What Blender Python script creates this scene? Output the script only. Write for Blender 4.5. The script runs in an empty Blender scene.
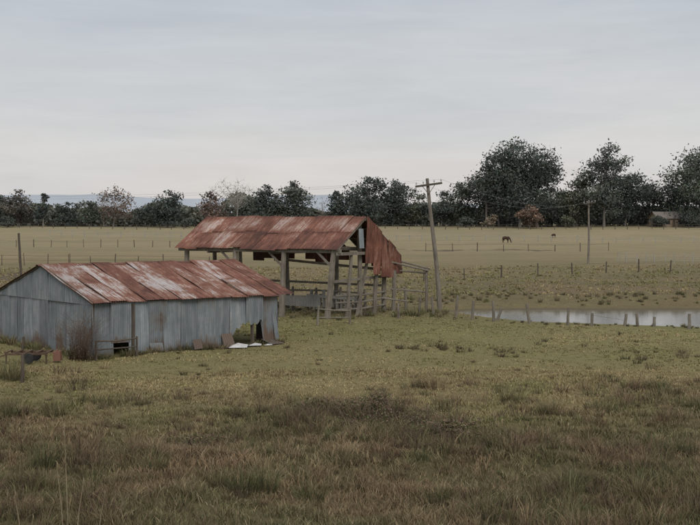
import bpy, math, random
import numpy as np
from mathutils import Vector, noise as mnoise
rng = np.random.default_rng(7); random.seed(7)
scene = bpy.context.scene
scene.view_settings.view_transform='Standard'; scene.view_settings.look='None'
scene.view_settings.exposure=0

# ------------------------------------------------------------------ helpers
def sstep(a,b,x):
    t=np.clip((np.asarray(x,float)-a)/(b-a),0,1); return t*t*(3-2*t)
_lat={}
def vnoise(x,y,s,seed=0):
    if seed not in _lat: _lat[seed]=np.random.default_rng(seed+100).random((256,256))
    L=_lat[seed]; x=np.asarray(x,float)/s+1000; y=np.asarray(y,float)/s+1000
    xi=np.floor(x).astype(int); yi=np.floor(y).astype(int); fx=x-xi; fy=y-yi
    fx=fx*fx*(3-2*fx); fy=fy*fy*(3-2*fy)
    g=lambda a,b:L[a%256,b%256]
    return (g(xi,yi)*(1-fx)+g(xi+1,yi)*fx)*(1-fy)+(g(xi,yi+1)*(1-fx)+g(xi+1,yi+1)*fx)*fy
WATER=-0.25
def pond_d(x,y):
    x=np.asarray(x,float)
    cy=np.interp(x,[4,8,12,18,60],[67.8,65.8,64.8,63.6,63.4])+0.5*(vnoise(x,y*0,3,5)-.5)
    hw=np.interp(x,[4,5.5,7,9,13,18,40,60],[.5,1.5,3.6,4.6,5.4,6.2,7,5])+0.6*(vnoise(x,y*0+9,2,6)-.5)
    return np.abs(np.asarray(y)-cy)/hw
def H(x,y):
    x=np.asarray(x,float); y=np.asarray(y,float)
    z=3.5*(1-sstep(2,14,y))
    z=z+2.57*sstep(225,360,y)
    d=pond_d(x,y); a=sstep(3.8,6,x)*(1-sstep(55,65,x))
    amp=sstep(12,20,y)*(1-sstep(300,500,y))*(1-.85*a*(1-sstep(1,2,d)))
    rough=1-sstep(26,38,y)
    z=z+amp*(0.16*(vnoise(x,y,7,1)-.5)+(.14+.16*rough)*(vnoise(x,y,2.3,2)-.5)+(.07+.10*rough)*(vnoise(x,y,.9,3)-.5))
    z=z+0.5*(vnoise(x,y,28,4)-.5)*sstep(75,110,y)
    z=z-0.56*(1-sstep(.6,1.42,d))*a
    z=z+0.35*a*np.exp(-((y-74.5)/2.2)**2)
    return z
def hz(x,y): return float(H(x,y))

def new_mat(name):
    m=bpy.data.materials.new(name); m.use_nodes=True
    nt=m.node_tree; b=nt.nodes['Principled BSDF']; return m,nt,b
def N(nt,t,**k):
    n=nt.nodes.new(t)
    for a,v in k.items(): setattr(n,a,v)
    return n
def L(nt,a,b): nt.links.new(a,b)
def ramp(nt,stops,interp='LINEAR'):
    r=N(nt,'ShaderNodeValToRGB'); cr=r.color_ramp; cr.interpolation=interp
    while len(cr.elements)>1: cr.elements.remove(cr.elements[-1])
    cr.elements[0].position=stops[0][0]; cr.elements[0].color=(*stops[0][1],1)
    for p,c in stops[1:]:
        e=cr.elements.new(p); e.color=(*c,1)
    return r
def noise(nt,vec,scale,detail=4,rough=.6,dist=0):
    n=N(nt,'ShaderNodeTexNoise'); n.inputs['Scale'].default_value=scale
    n.inputs['Detail'].default_value=detail; n.inputs['Roughness'].default_value=rough
    n.inputs['Distortion'].default_value=dist
    if vec is not None: L(nt,vec,n.inputs['Vector'])
    return n
def mapping(nt,vec,scale):
    m=N(nt,'ShaderNodeMapping'); m.inputs['Scale'].default_value=scale; L(nt,vec,m.inputs['Vector']); return m.outputs[0]
def math_(nt,op,a,b=None,c=None):
    n=N(nt,'ShaderNodeMath',operation=op)
    for i,v in enumerate((a,b,c)):
        if v is None: continue
        if isinstance(v,(int,float)): n.inputs[i].default_value=v
        else: L(nt,v,n.inputs[i])
    return n.outputs[0]
def mix(nt,f,a,b,mode='MIX'):
    n=N(nt,'ShaderNodeMix',data_type='RGBA',blend_type=mode)
    for s,v in ((n.inputs[0],f),(n.inputs[6],a),(n.inputs[7],b)):
        if isinstance(v,(int,float)): s.default_value=v
        elif isinstance(v,tuple): s.default_value=(*v,1)
        else: L(nt,v,s)
    return n.outputs[2]

# ------------------------------------------------------------------ materials
def m_ground():
    m,nt,b=new_mat('paddock_ground')
    geo=N(nt,'ShaderNodeNewGeometry'); pos=geo.outputs['Position']
    sep=N(nt,'ShaderNodeSeparateXYZ'); L(nt,pos,sep.inputs[0])
    nA=noise(nt,mapping(nt,pos,(.12,.12,.12)),1,5,.6); nB=noise(nt,mapping(nt,pos,(.03,.12,.03)),1,5,.65)
    nF=noise(nt,mapping(nt,pos,(.022,.05,.03)),1,6,.7,.4)
    nC=noise(nt,pos,2.2,6,.7); nD=noise(nt,pos,14,4,.7)
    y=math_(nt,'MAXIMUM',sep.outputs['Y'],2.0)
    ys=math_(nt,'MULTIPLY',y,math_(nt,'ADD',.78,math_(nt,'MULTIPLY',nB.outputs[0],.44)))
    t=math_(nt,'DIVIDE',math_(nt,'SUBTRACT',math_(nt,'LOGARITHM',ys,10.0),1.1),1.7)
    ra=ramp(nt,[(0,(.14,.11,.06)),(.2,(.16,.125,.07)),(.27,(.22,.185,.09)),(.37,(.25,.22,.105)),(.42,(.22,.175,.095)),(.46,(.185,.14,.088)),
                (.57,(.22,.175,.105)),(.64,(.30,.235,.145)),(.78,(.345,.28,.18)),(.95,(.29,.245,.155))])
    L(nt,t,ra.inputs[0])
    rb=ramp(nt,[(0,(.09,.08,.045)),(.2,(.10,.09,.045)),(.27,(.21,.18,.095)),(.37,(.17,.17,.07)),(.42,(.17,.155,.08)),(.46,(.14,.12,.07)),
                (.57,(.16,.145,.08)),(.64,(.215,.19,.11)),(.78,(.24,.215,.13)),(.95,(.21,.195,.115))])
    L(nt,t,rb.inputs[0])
    fA=ramp(nt,[(.38,(0,0,0)),(.60,(1,1,1))]); 
    comb=math_(nt,'ADD',math_(nt,'MULTIPLY',nA.outputs[0],.35),math_(nt,'ADD',math_(nt,'MULTIPLY',nC.outputs[0],.25),math_(nt,'MULTIPLY',nF.outputs[0],.4))); L(nt,comb,fA.inputs[0])
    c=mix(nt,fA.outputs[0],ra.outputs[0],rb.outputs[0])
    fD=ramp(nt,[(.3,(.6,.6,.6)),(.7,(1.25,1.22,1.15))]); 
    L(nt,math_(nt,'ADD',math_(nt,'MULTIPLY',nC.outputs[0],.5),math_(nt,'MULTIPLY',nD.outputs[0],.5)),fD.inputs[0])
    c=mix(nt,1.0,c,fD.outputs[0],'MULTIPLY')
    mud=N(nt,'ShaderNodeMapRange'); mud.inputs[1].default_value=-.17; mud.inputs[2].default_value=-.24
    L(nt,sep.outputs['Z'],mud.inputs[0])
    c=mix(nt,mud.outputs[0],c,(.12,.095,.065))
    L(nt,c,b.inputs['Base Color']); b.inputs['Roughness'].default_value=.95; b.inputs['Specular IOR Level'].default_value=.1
    bp=N(nt,'ShaderNodeBump'); bp.inputs['Strength'].default_value=.6; bp.inputs['Distance'].default_value=.12
    L(nt,math_(nt,'ADD',nC.outputs[0],nD.outputs[0]),bp.inputs['Height']); L(nt,bp.outputs[0],b.inputs['Normal'])
    return m
def m_vcol(name,rough=.8,trans=0,spec=.2):
    m,nt,b=new_mat(name); a=N(nt,'ShaderNodeAttribute',attribute_name='Col')
    L(nt,a.outputs['Color'],b.inputs['Base Color']); b.inputs['Roughness'].default_value=rough
    b.inputs['Specular IOR Level'].default_value=spec
    return m
def m_rust(name,pale=(.42,.39,.38),rust1=(.08,.036,.027),rust2=(.185,.078,.052),bias=0.0,rw=.5):
    m,nt,b=new_mat(name); a=N(nt,'ShaderNodeAttribute',attribute_name='Col')
    s=N(nt,'ShaderNodeSeparateColor'); L(nt,a.outputs['Color'],s.inputs[0])
    uv=N(nt,'ShaderNodeUVMap').outputs[0]; geo=N(nt,'ShaderNodeNewGeometry').outputs['Position']
    st=noise(nt,mapping(nt,uv,(7,.7,1)),1,6,.72,.4); bl=noise(nt,mapping(nt,uv,(2.4,1.3,1)),1,6,.75,.8); fi=noise(nt,mapping(nt,uv,(24,8,1)),1,4,.7)
    gl=noise(nt,geo,.55,4,.6,.5)
    v=math_(nt,'ADD',math_(nt,'MULTIPLY',st.outputs[0],1.05),math_(nt,'MULTIPLY',bl.outputs[0],.75))
    v=math_(nt,'ADD',v,math_(nt,'MULTIPLY',fi.outputs[0],.3))
    v=math_(nt,'ADD',v,math_(nt,'MULTIPLY',math_(nt,'SUBTRACT',gl.outputs[0],.5),.9))
    v=math_(nt,'ADD',v,math_(nt,'MULTIPLY',math_(nt,'SUBTRACT',s.outputs[0],.5),rw))
    v=math_(nt,'SUBTRACT',v,.55-bias)
    r=ramp(nt,[(.24,pale),(.36,(pale[0]*.82,pale[1]*.68,pale[2]*.64)),(.45,(.24,.14,.105)),(.58,rust2),(.85,rust1)])
    L(nt,v,r.inputs[0])
    br=math_(nt,'ADD',.72,math_(nt,'MULTIPLY',s.outputs[1],.5))
    g=N(nt,'ShaderNodeCombineColor'); 
    for i in range(3): L(nt,br,g.inputs[i])
    c=mix(nt,1.0,r.outputs[0],g.outputs[0],'MULTIPLY')
    L(nt,c,b.inputs['Base Color']); b.inputs['Roughness'].default_value=.7; b.inputs['Specular IOR Level'].default_value=.25
    return m
def m_galv():
    m,nt,b=new_mat('weathered_galvanised_iron'); a=N(nt,'ShaderNodeAttribute',attribute_name='Col')
    s=N(nt,'ShaderNodeSeparateColor'); L(nt,a.outputs['Color'],s.inputs[0])
    uv=N(nt,'ShaderNodeUVMap').outputs[0]; geo=N(nt,'ShaderNodeNewGeometry').outputs['Position']
    sz=N(nt,'ShaderNodeSeparateXYZ'); L(nt,geo,sz.inputs[0])
    st=noise(nt,mapping(nt,uv,(6,.5,1)),1,5,.65,.2); bl=noise(nt,mapping(nt,uv,(1.2,1.2,1)),1,6,.7,.5); gl=noise(nt,geo,.8,5,.65,.6)
    v=math_(nt,'ADD',math_(nt,'MULTIPLY',st.outputs[0],.6),math_(nt,'MULTIPLY',bl.outputs[0],.4))
    r=ramp(nt,[(.32,(.115,.132,.145)),(.5,(.19,.212,.225)),(.68,(.31,.33,.335))]); L(nt,v,r.inputs[0])
    low=N(nt,'ShaderNodeMapRange'); low.inputs[1].default_value=.75; low.inputs[2].default_value=-.05; low.inputs[3].default_value=0; low.inputs[4].default_value=.3; L(nt,sz.outputs[2],low.inputs[0])
    ru=math_(nt,'ADD',math_(nt,'ADD',v,math_(nt,'MULTIPLY',s.outputs[0],.8)),math_(nt,'ADD',low.outputs[0],math_(nt,'MULTIPLY',math_(nt,'SUBTRACT',gl.outputs[0],.5),.8)))
    rr=ramp(nt,[(.82,(0,0,0)),(1.15,(1,1,1))]); L(nt,ru,rr.inputs[0])
    c=mix(nt,rr.outputs[0],r.outputs[0],(.13,.092,.07))
    br=math_(nt,'ADD',.6,math_(nt,'MULTIPLY',s.outputs[1],.7)); g=N(nt,'ShaderNodeCombineColor')
    for i in range(3): L(nt,br,g.inputs[i])
    c=mix(nt,1.0,c,g.outputs[0],'MULTIPLY')
    L(nt,c,b.inputs['Base Color']); b.inputs['Roughness'].default_value=.6; b.inputs['Specular IOR Level'].default_value=.35
    return m
def m_wood(name,c1,c2):
    m,nt,b=new_mat(name); tc=N(nt,'ShaderNodeNewGeometry').outputs['Position']
    st=noise(nt,mapping(nt,tc,(14,14,1.6)),1,5,.7); bl=noise(nt,tc,1.7,3,.6)
    v=math_(nt,'ADD',math_(nt,'MULTIPLY',st.outputs[0],.6),math_(nt,'MULTIPLY',bl.outputs[0],.4))
    r=ramp(nt,[(.33,c1),(.66,c2)]); L(nt,v,r.inputs[0]); L(nt,r.outputs[0],b.inputs['Base Color'])
    b.inputs['Roughness'].default_value=.9; b.inputs['Specular IOR Level'].default_value=.15
    bp=N(nt,'ShaderNodeBump'); bp.inputs['Strength'].default_value=.5; bp.inputs['Distance'].default_value=.02
    L(nt,st.outputs[0],bp.inputs['Height']); L(nt,bp.outputs[0],b.inputs['Normal'])
    return m
def m_plain(name,c,rough=.8,var=.3,scale=3):
    m,nt,b=new_mat(name); tc=N(nt,'ShaderNodeNewGeometry').outputs['Position']
    n=noise(nt,tc,scale,4,.6); r=ramp(nt,[(.3,tuple(x*(1-var) for x in c)),(.7,tuple(x*(1+var) for x in c))])
    L(nt,n.outputs[0],r.inputs[0]); L(nt,r.outputs[0],b.inputs['Base Color']); b.inputs['Roughness'].default_value=rough
    b.inputs['Specular IOR Level'].default_value=.2
    return m
GROUND=m_ground(); LEAF=m_vcol('foliage',.8); BARK=m_vcol('bark',.9); GRASSM=m_vcol('grass_blades',.85)
RUST=m_rust('rusted_roof_iron'); RUST2=m_rust('rusted_roof_iron_old',pale=(.38,.31,.28),bias=.06,rw=.55); RUST3=m_rust('rusted_cladding_iron',pale=(.3,.2,.17),bias=.16)
GALV=m_galv(); WOOD=m_wood('weathered_hardwood',(.10,.085,.07),(.27,.24,.20)); WOODD=m_wood('dark_timber',(.05,.042,.034),(.15,.125,.10))
WOODP=m_wood('pale_grey_timber',(.22,.21,.19),(.42,.40,.36))
HORSEM=m_plain('bay_horse_coat',(.05,.028,.02),.6); STEEL=m_plain('rusty_steel',(.11,.07,.05),.7); TYRE=m_plain('tyre_rubber',(.03,.03,.03),.8)
WIRE=m_plain('wire',(.3,.3,.31),.5); PALE=m_plain('faded_sheet',(.5,.5,.49),.6,.25,5)

# ------------------------------------------------------------------ mesh builder
class MB:
    def __init__(s): s.v=[];s.f=[];s.m=[];s.c=[];s.uv=[]
    def add(s,vs,fs,mat=0,cols=None,uvs=None):
        o=len(s.v); s.v+= [tuple(p) for p in vs]; s.f+=[tuple(i+o for i in f) for f in fs]; s.m+=[mat]*len(fs)
        s.c+= cols if cols is not None else [(.5,.5,.5)]*len(vs)
        s.uv+= uvs if uvs is not None else [(0,0)]*len(vs)
    def tube(s,pts,rad,sides=6,mat=0,col=(.5,.5,.5),flat=None):
        vs=[];fs=[];pts=[Vector(p) for p in pts]; n=len(pts)
        for i,p in enumerate(pts):
            d=(pts[min(i+1,n-1)]-pts[max(i-1,0)]).normalized()
            a=Vector((0,0,1)) if abs(d.z)<.9 else Vector((1,0,0))
            u=d.cross(a).normalized(); w=d.cross(u).normalized()
            r=rad[i] if not isinstance(rad,(int,float)) else rad
            for k in range(sides):
                an=2*math.pi*(k+.5)/sides; fu=1; fw=1
                if flat: fu,fw=flat
                vs.append(p+u*math.cos(an)*r*fu+w*math.sin(an)*r*fw)
        for i in range(n-1):
            for k in range(sides):
                a=i*sides+k;b=i*sides+(k+1)%sides; fs.append((a,b,b+sides,a+sides))
        fs.append(tuple(range(sides))[::-1]); fs.append(tuple(range((n-1)*sides,n*sides)))
        s.add(vs,fs,mat,[col]*len(vs))
    def beam(s,a,b,w,h=None,mat=0):
        h=h or w; a=Vector(a);b=Vector(b); d=(b-a).normalized(); up=Vector((0,0,1)) if abs(d.z)<.9 else Vector((.819,-.573,0))
        u=d.cross(up).normalized()*w/2; k=u.cross(d).normalized()*h/2
        vs=[a+u+k,a-u+k,a-u-k,a+u-k,b+u+k,b-u+k,b-u-k,b+u-k]
        s.add(vs,[(0,1,2,3),(7,6,5,4),(0,4,5,1),(1,5,6,2),(2,6,7,3),(3,7,4,0)],mat)
    def post(s,x,y,h,r,lean=(0,0),mat=0,z0=None,sides=8):
        z=hz(x,y)-.25 if z0 is None else z0; n=5; pts=[];rd=[]
        for i in range(n+1):
            t=i/n; pts.append((x+lean[0]*t+random.uniform(-.12,.12)*r,y+lean[1]*t+random.uniform(-.12,.12)*r,z+(h+.25)*t)); rd.append(r*(1.08-.2*t)*random.uniform(.94,1.06))
        s.tube(pts,rd,sides,mat)
    def build(s,name,mats,parent=None,smooth=False):
        me=bpy.data.meshes.new(name); me.from_pydata([tuple(v) for v in s.v],[],s.f); 
        for m in mats: me.materials.append(m)
        me.polygons.foreach_set('material_index',s.m)
        ca=me.color_attributes.new('Col','FLOAT_COLOR','POINT')
        arr=np.ones((len(s.v),4),dtype=np.float32); arr[:,:3]=np.array(s.c); ca.data.foreach_set('color',arr.ravel())
        ul=me.uv_layers.new(name='UVMap'); li=np.empty(len(me.loops),dtype=np.int32); me.loops.foreach_get('vertex_index',li)
        ul.data.foreach_set('uv',np.array(s.uv,dtype=np.float32)[li].ravel())
        if smooth: me.polygons.foreach_set('use_smooth',[True]*len(me.polygons))
        o=bpy.data.objects.new(name,me); scene.collection.objects.link(o)
        if parent: o.parent=parent
        return o
def empty(name,loc=(0,0,0)):
    e=bpy.data.objects.new(name,None); scene.collection.objects.link(e); e.empty_display_size=.2; return e
def np_mesh(name,V,F,C,mats,MI=None):
    me=bpy.data.meshes.new(name); me.vertices.add(len(V)); me.vertices.foreach_set('co',V.astype(np.float32).ravel())
    loops=np.concatenate([f.ravel() for f in F]).astype(np.int32)
    tot=np.concatenate([np.full(len(f),f.shape[1]) for f in F]).astype(np.int32)
    st=np.concatenate([[0],np.cumsum(tot)[:-1]]).astype(np.int32)
    me.loops.add(len(loops)); me.loops.foreach_set('vertex_index',loops)
    me.polygons.add(len(tot)); me.polygons.foreach_set('loop_start',st); me.polygons.foreach_set('loop_total',tot)
    if C is not None:
        ca=me.color_attributes.new('Col','FLOAT_COLOR','POINT'); a=np.ones((len(V),4),np.float32); a[:,:3]=C; ca.data.foreach_set('color',a.ravel())
    for m in mats: me.materials.append(m)
    if MI is not None: me.polygons.foreach_set('material_index',MI.astype(np.int32))
    me.update(calc_edges=True); me.validate()
    o=bpy.data.objects.new(name,me); scene.collection.objects.link(o); return o

# ------------------------------------------------------------------ ground, pond, hills
ys=np.concatenate([np.linspace(-60,10,36)[:-1],np.arange(10,80,.35),np.geomspace(80,7000,130)])
xf=np.arange(-42,42.01,.42); xo=np.geomspace(42.5,5000,70); xs=np.concatenate([-xo[::-1],xf,xo])
X,Y=np.meshgrid(xs,ys); Z=H(X,Y); nx=len(xs); ny=len(ys)
idx=np.arange(nx*ny).reshape(ny,nx); Fq=np.stack([idx[:-1,:-1],idx[:-1,1:],idx[1:,1:],idx[1:,:-1]],-1).reshape(-1,4)
g=np_mesh('ground',np.stack([X,Y,Z],-1).reshape(-1,3),[Fq],None,[GROUND]); g.data.polygons.foreach_set('use_smooth',[True]*len(g.data.polygons))

wm,nt,b=new_mat('pond_water'); b.inputs['Base Color'].default_value=(.12,.11,.09,1); b.inputs['Roughness'].default_value=.10; b.inputs['IOR'].default_value=1.33
b.inputs['Specular IOR Level'].default_value=.55
pz=N(nt,'ShaderNodeNewGeometry').outputs['Position']; wn=noise(nt,mapping(nt,pz,(1.5,4,1)),1.5,3); bp=N(nt,'ShaderNodeBump'); bp.inputs['Strength'].default_value=.15; bp.inputs['Distance'].default_value=.03
L(nt,wn.outputs[0],bp.inputs['Height']); L(nt,bp.outputs[0],b.inputs['Normal'])
mb=MB(); mb.add([(3,55,WATER),(62,54,WATER),(62,74,WATER),(3,74,WATER)],[(0,1,2,3)]); mb.build('pond_water',[wm])

hm=m_plain('hills_painted_haze',(.38,.41,.45),1,.08,.004); mb=MB(); n=160; vs=[]  # pale blue-grey base colour has the distance haze painted in
for i in range(n+1):
    x=-2600+5200*i/n; h=58+26*(float(vnoise(x,0,420,8))-.3)+6*float(vnoise(x,0,90,9)); h*=1.0 if x<0 else .6
    vs+=[(x,3300,-5),(x,3500,h),(x,4200,h*.6)]
fs=[]
for i in range(n):
    a=i*3; fs+=[(a,a+3,a+4,a+1),(a+1,a+4,a+5,a+2)]
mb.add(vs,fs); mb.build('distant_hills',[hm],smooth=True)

# ------------------------------------------------------------------ corrugated sheets
def sheet(mb,o,u,v,w,l,rust=.5,bright=.5,mat=0,pitch=.09,amp=.011,rows=8,nrm=None,topcut=None,warp=.012,edge=.0,seed=None,botcut=None):
    o=Vector(o);u=Vector(u).normalized();v=Vector(v).normalized(); n=nrm or u.cross(v).normalized()
    cols=max(6,int(w/pitch*6)); vs=[];cs=[];us=[]; uo=random.uniform(0,60); vo=random.uniform(0,60); wp=random.uniform(0,6)
    for j in range(rows+1):
        for i in range(cols+1):
            a=w*i/cols; ll=l if topcut is None else topcut(a); b0=0 if botcut is None else botcut(a); bq=b0+(ll-b0)*j/rows
            off=amp*math.cos(2*math.pi*a/pitch)+warp*math.sin(bq*1.7+wp+a*1.5)
            vs.append(o+u*a+v*bq+n*off); e=edge*(max(0,1-bq/.35)+max(0,1-(ll-bq)/.35))
            cs.append((min(1,rust+e),bright,.5)); us.append((a+uo,bq+vo))
    W=cols+1; fs=[(j*W+i,j*W+i+1,(j+1)*W+i+1,(j+1)*W+i) for j in range(rows) for i in range(cols)]
    mb.add(vs,fs,mat,cs,us)

# ---- closed corrugated iron shed (left)
shed=empty('corrugated_iron_shed')
U=Vector((.809,.588,0)); G=Vector((-.64,.77,0)); G.normalize(); up=Vector((0,0,1))
C1=Vector((-9.46,44.0,0)); Ls=8.08; W2=4.2; EH=2.0; RH=3.25
def zb(p): return hz(p.x,p.y)-.08
mb=MB()
sl=(G*W2+up*(RH-EH)); slen=sl.length
o=C1-U*.15-G*.18+up*(EH-.02); sw=.74; k=int((Ls+.35)/sw)+1
rl=[.36,.62,.34,.75,.48,.24,.70,.40,.62,.30,.75,.6]
for i in range(k):
    t=i*sw; lo=random.uniform(-.07,.07); ln=(slen+.2)
    oo=o+U*t+sl.normalized()*lo+up*(.014*(i%2))
    sheet(mb,oo,U,sl+U*random.uniform(-.02,.02),sw+.05,ln-lo,rust=rl[i%12]+random.uniform(-.08,.08),bright=random.uniform(.3,.8),edge=.3,rows=18,warp=.02)
    if i in (1,4,9):
        sheet(mb,oo+up*.03+U*.02,U,sl,sw-.05,ln*.45,rust=random.choice([.2,.35,.8]),bright=random.uniform(.3,.7),edge=.25)
sr=(-G*W2+up*(RH-EH))
o2=C1+G*(2*W2+.18)-U*.15+up*(EH-.02)
for i in range(k):
    sheet(mb,o2+U*i*sw+up*.012*(i%2),U,sr,sw+.05,slen+.16,rust=random.uniform(.4,.8),bright=random.random(),edge=.2)
mb.build('roof_sheets',[RUST],shed)
mb=MB()
ra=C1+G*W2-U*.2+up*(RH+.035); rb=ra+U*(Ls+.6)
for sgn in (1,-1):
    d=(G*sgn*.2-up*.06); vs=[ra,rb,rb+d,ra+d]; mb.add(vs,[(0,1,2,3)],0,[(.8,.5,.5)]*4,[(0,0),(Ls,0),(Ls,.2),(0,.2)])
mb.build('ridge_capping',[RUST],shed)
mb=MB()
t=0; i=0
while t<Ls-.05:
    w=min(.76,Ls-t); p=C1+U*t; bot=.0
    if .0<t<1.4: bot=.45
    zb0=zb(p) if bot==0 else bot
    lean=Vector((random.uniform(-.025,.025),random.uniform(-.02,.02),1))
    if t>7.3: lean=Vector((-.12,-.02,1))
    bc=None
    if 5.4<t<7.4:
        def bc(a,t=t): 
            q=t+a; return max(0,float(np.interp(q,[5.6,5.75,6.1,6.5,6.9,7.25,7.4],[0,.45,.8,1.05,.95,1.1,0]))+.06*math.sin(q*23))
    sheet(mb,Vector((p.x,p.y,zb0))+Vector((.588,-.809,0))*(.018*(i%2)+.012),U,lean,w+.05,EH-.03-zb0,rust=[.1,.25,.12,.4,.2,.05,.3,.15,.35,.2,.45][i%11],bright=[.45,.6,.95,.5,.7,.4,.65,.5,.85,.45,.6][i%11],warp=.035,edge=.14,botcut=bc)
    t+=.72; i+=1
mb.build('front_wall',[GALV],shed)
mb=MB(); t=0;i=0; W=2*W2
gn=Vector((-.77,-.64,0))
while t<W-.02:
    w=min(.76,W-t); p=C1+G*t
    sheet(mb,Vector((p.x,p.y,zb(p)))+gn*(.012*(i%2)),G,up,w+.04,EH-zb(p)-.02,rust=random.choice([.05,.15,.3]),bright=random.uniform(.25,.7),edge=.1,warp=.02)
    def tc(a,t=t): 
        q=min(max(t+a,0),W); return max(.02,(1-abs(q-W2)/W2)*(RH-EH))+.08
    sheet(mb,Vector((p.x,p.y,EH-.1))+gn*(.03+.012*(i%2)),G,up,w+.04,1,rust=random.choice([.05,.2,.3]),bright=random.uniform(.35,.6),topcut=tc)
    t+=.72;i+=1
mb.build('gable_wall',[GALV],shed)
mb=MB(); t=0
while t<W-.02:
    w=min(.76,W-t); p=C1+U*(Ls-.03)+G*t
    def tc(a,t=t):
        q=min(max(t+a,0),W); return EH-.1+(1-abs(q-W2)/W2)*(RH-EH)
    if not (1.0<t<3.2): sheet(mb,Vector((p.x,p.y,zb(p))),G,up,w+.03,1,rust=.3,bright=.5,topcut=tc)
    t+=.74
t=0
while t<Ls-.05:
    w=min(.76,Ls-t); p=C1+G*(W-.02)+U*t
    sheet(mb,(p.x,p.y,zb(p)),U,up,w+.03,EH-zb(p),rust=.3,bright=.5); t+=.74
mb.build('rear_walls',[GALV],shed)
mb=MB(); fn=Vector((.588,-.809,0))
for t in (.06,1.56,3.4,5.3,6.9,8.0):
    p=C1+U*t-fn*.09; mb.beam((p.x,p.y,zb(p)-.2),(p.x,p.y,EH-.06),.1,.1)
p=C1+U*1.58+fn*.1; mb.beam((p.x,p.y,zb(p)-.2),(p.x,p.y,EH-.1),.1,.07)
a=C1-fn*.1; mb.beam(a+up*(EH-.08),a+U*Ls+up*(EH-.08),.07,.1)
a=C1-fn*.1; mb.beam(a+up*1.0,a+U*Ls+up*1.0,.06,.08)
a=C1+gn*.06-U*.0; mb.beam(a-G*.15+up*(EH-.03),a+G*W2+up*(RH+.0),.03,.12); b2=a+G*W; mb.beam(b2+G*.15+up*(EH-.03),a+G*W2+up*(RH+.0),.03,.12)
for q in range(6):
    t=q/5*Ls; a=C1+U*t*.98+U*.08
    mb.beam(a+up*(EH-.06)+G*.05,a+G*W2+up*(RH-.08),.05,.1); mb.beam(a+G*(W-.05)+up*(EH-.06),a+G*W2+up*(RH-.08),.05,.1)
mb.build('timber_frame',[WOODD],shed)
mb=MB()
for (t,d,w,l,la,br,ru) in [(6.35,.2,.6,.8,.97,.9,.1),(7.3,.3,.65,1.0,.9,.45,.3),(5.35,.0,.5,.75,.4,.5,.6),(4.0,.0,.4,.5,.3,.4,.7),(2.2,-.1,.55,.45,.25,.5,.3)]:
    p=C1+U*t+fn*(d+.35); v=(-fn*la+up*(1.05-la)).normalized()
    sheet(mb,(p.x,p.y,hz(p.x,p.y)+.02),(U+up*random.uniform(-.08,.08)),v,w,l*.8,rust=ru,bright=br,amp=.01,warp=.05)
mb.build('fallen_sheets',[GALV],shed)
mb=MB()
for (t,d,s) in ((5.75,.55,.75),(6.6,.5,.5),(7.0,.85,.35)):
    p=C1+U*t+fn*d; z=hz(p.x,p.y)
    mb.add([(p.x-.35*s,p.y-.2*s,z+.05),(p.x+.6*s,p.y-.15*s,z+.06),(p.x+.62*s,p.y+.25*s,z+.2*s),(p.x+.1*s,p.y+.1*s,z+.3*s),(p.x-.3*s,p.y+.2*s,z+.14*s)],[(0,1,3),(1,2,3),(0,3,4)])
mb.build('crumpled_pale_sheets',[PALE],shed)

mb=MB(); q0=C1+fn*.5-U*.1; q1=C1+fn*.55+U*1.5
for q in (q0,q1): mb.post(q.x,q.y,.75,.04)
mb.tube([q0+up*.62,(q0+q1)/2+up*.58,q1+up*.64],.03,6); mb.tube([q0+up*.3,q1+up*.33],.025,6); mb.build('timber_hitching_rail',[WOODD])

# ------------------------------------------------------------------ open hay shed
hs=empty('open_hay_shed')
D=Vector((-.819,.573,0)); P=Vector((.573,.819,0))
E0=Vector((-.6,60,0)); HL=10.9; HW=5.05; hE=3.6; hR=5.2
mb=MB()
sl=(P*(HW/2)+up*(hR-hE)); sn=sl.length; sw=.78; k=int((HL-.3)/sw)+1
rl=[.62,.38,.5,.72,.35,.55,.25,.6,.42,.3,.22,.45,.35,.3,.5]
for i in range(k):
    lo=random.uniform(-.10,.08); o=E0-P*.15+up*(hE-.1+.03*math.sin(i*.9))+D*(i*sw)+sl.normalized()*lo+up*(.015*(i%2))
    for half in range(2):
        oo=o+sl.normalized()*half*(sn+.15)*.5+up*.014*half
        sheet(mb,oo,D,sl,sw+.05,(sn+.15)*.5+(.08 if half==0 else -lo),rust=rl[(i+half*4)%15]*.5+rl[i%15]*.5+random.uniform(-.15,.15)+(.12 if half==0 else -.05),bright=random.uniform(.15,.9),edge=.35)
mb.build('front_roof_slope',[RUST2],hs)
mb=MB(); sb=(-P*(HW/2)+up*(hR-hE))
for i in range(k):
    if i in (3,): continue
    o=E0+P*(HW+.15)+up*(hE-.1)+D*(i*sw)+up*.012*(i%2); sheet(mb,o,D,sb,sw+.05,sn+.1,rust=random.uniform(.5,.9),bright=random.random()*.6,edge=.2)
mb.build('rear_roof_slope',[RUST2],hs)
mb=MB()
t=HW/2-.1; i=0
while t<HW+.1:
    low=[2.75,2.15,2.0,1.92,2.1][i%5]
    def tc(a,t=t,low=low): return max(.1,hE+.02+(1-abs(t+a-HW/2)/(HW/2))*(hR-hE)-low)
    p=E0+P*t; sheet(mb,Vector((p.x,p.y,low))-D*(.05+.015*(i%2)),P,up,.72,1,rust=random.uniform(.45,.75),bright=[.75,.9,.6,.5][i%4],topcut=tc,warp=.05,edge=.15)
    t+=.68;i+=1
mb.build('gable_cladding',[RUST3],hs)
mb=MB(); p=E0+P*1.75
sheet(mb,Vector((p.x,p.y,3.55))-D*.05,P,up,.5,1.0,rust=.05,bright=.7,warp=.04); 
mb.build('gable_pale_sheet',[GALV],hs)
mb=MB(); t=.6; i=0
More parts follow.
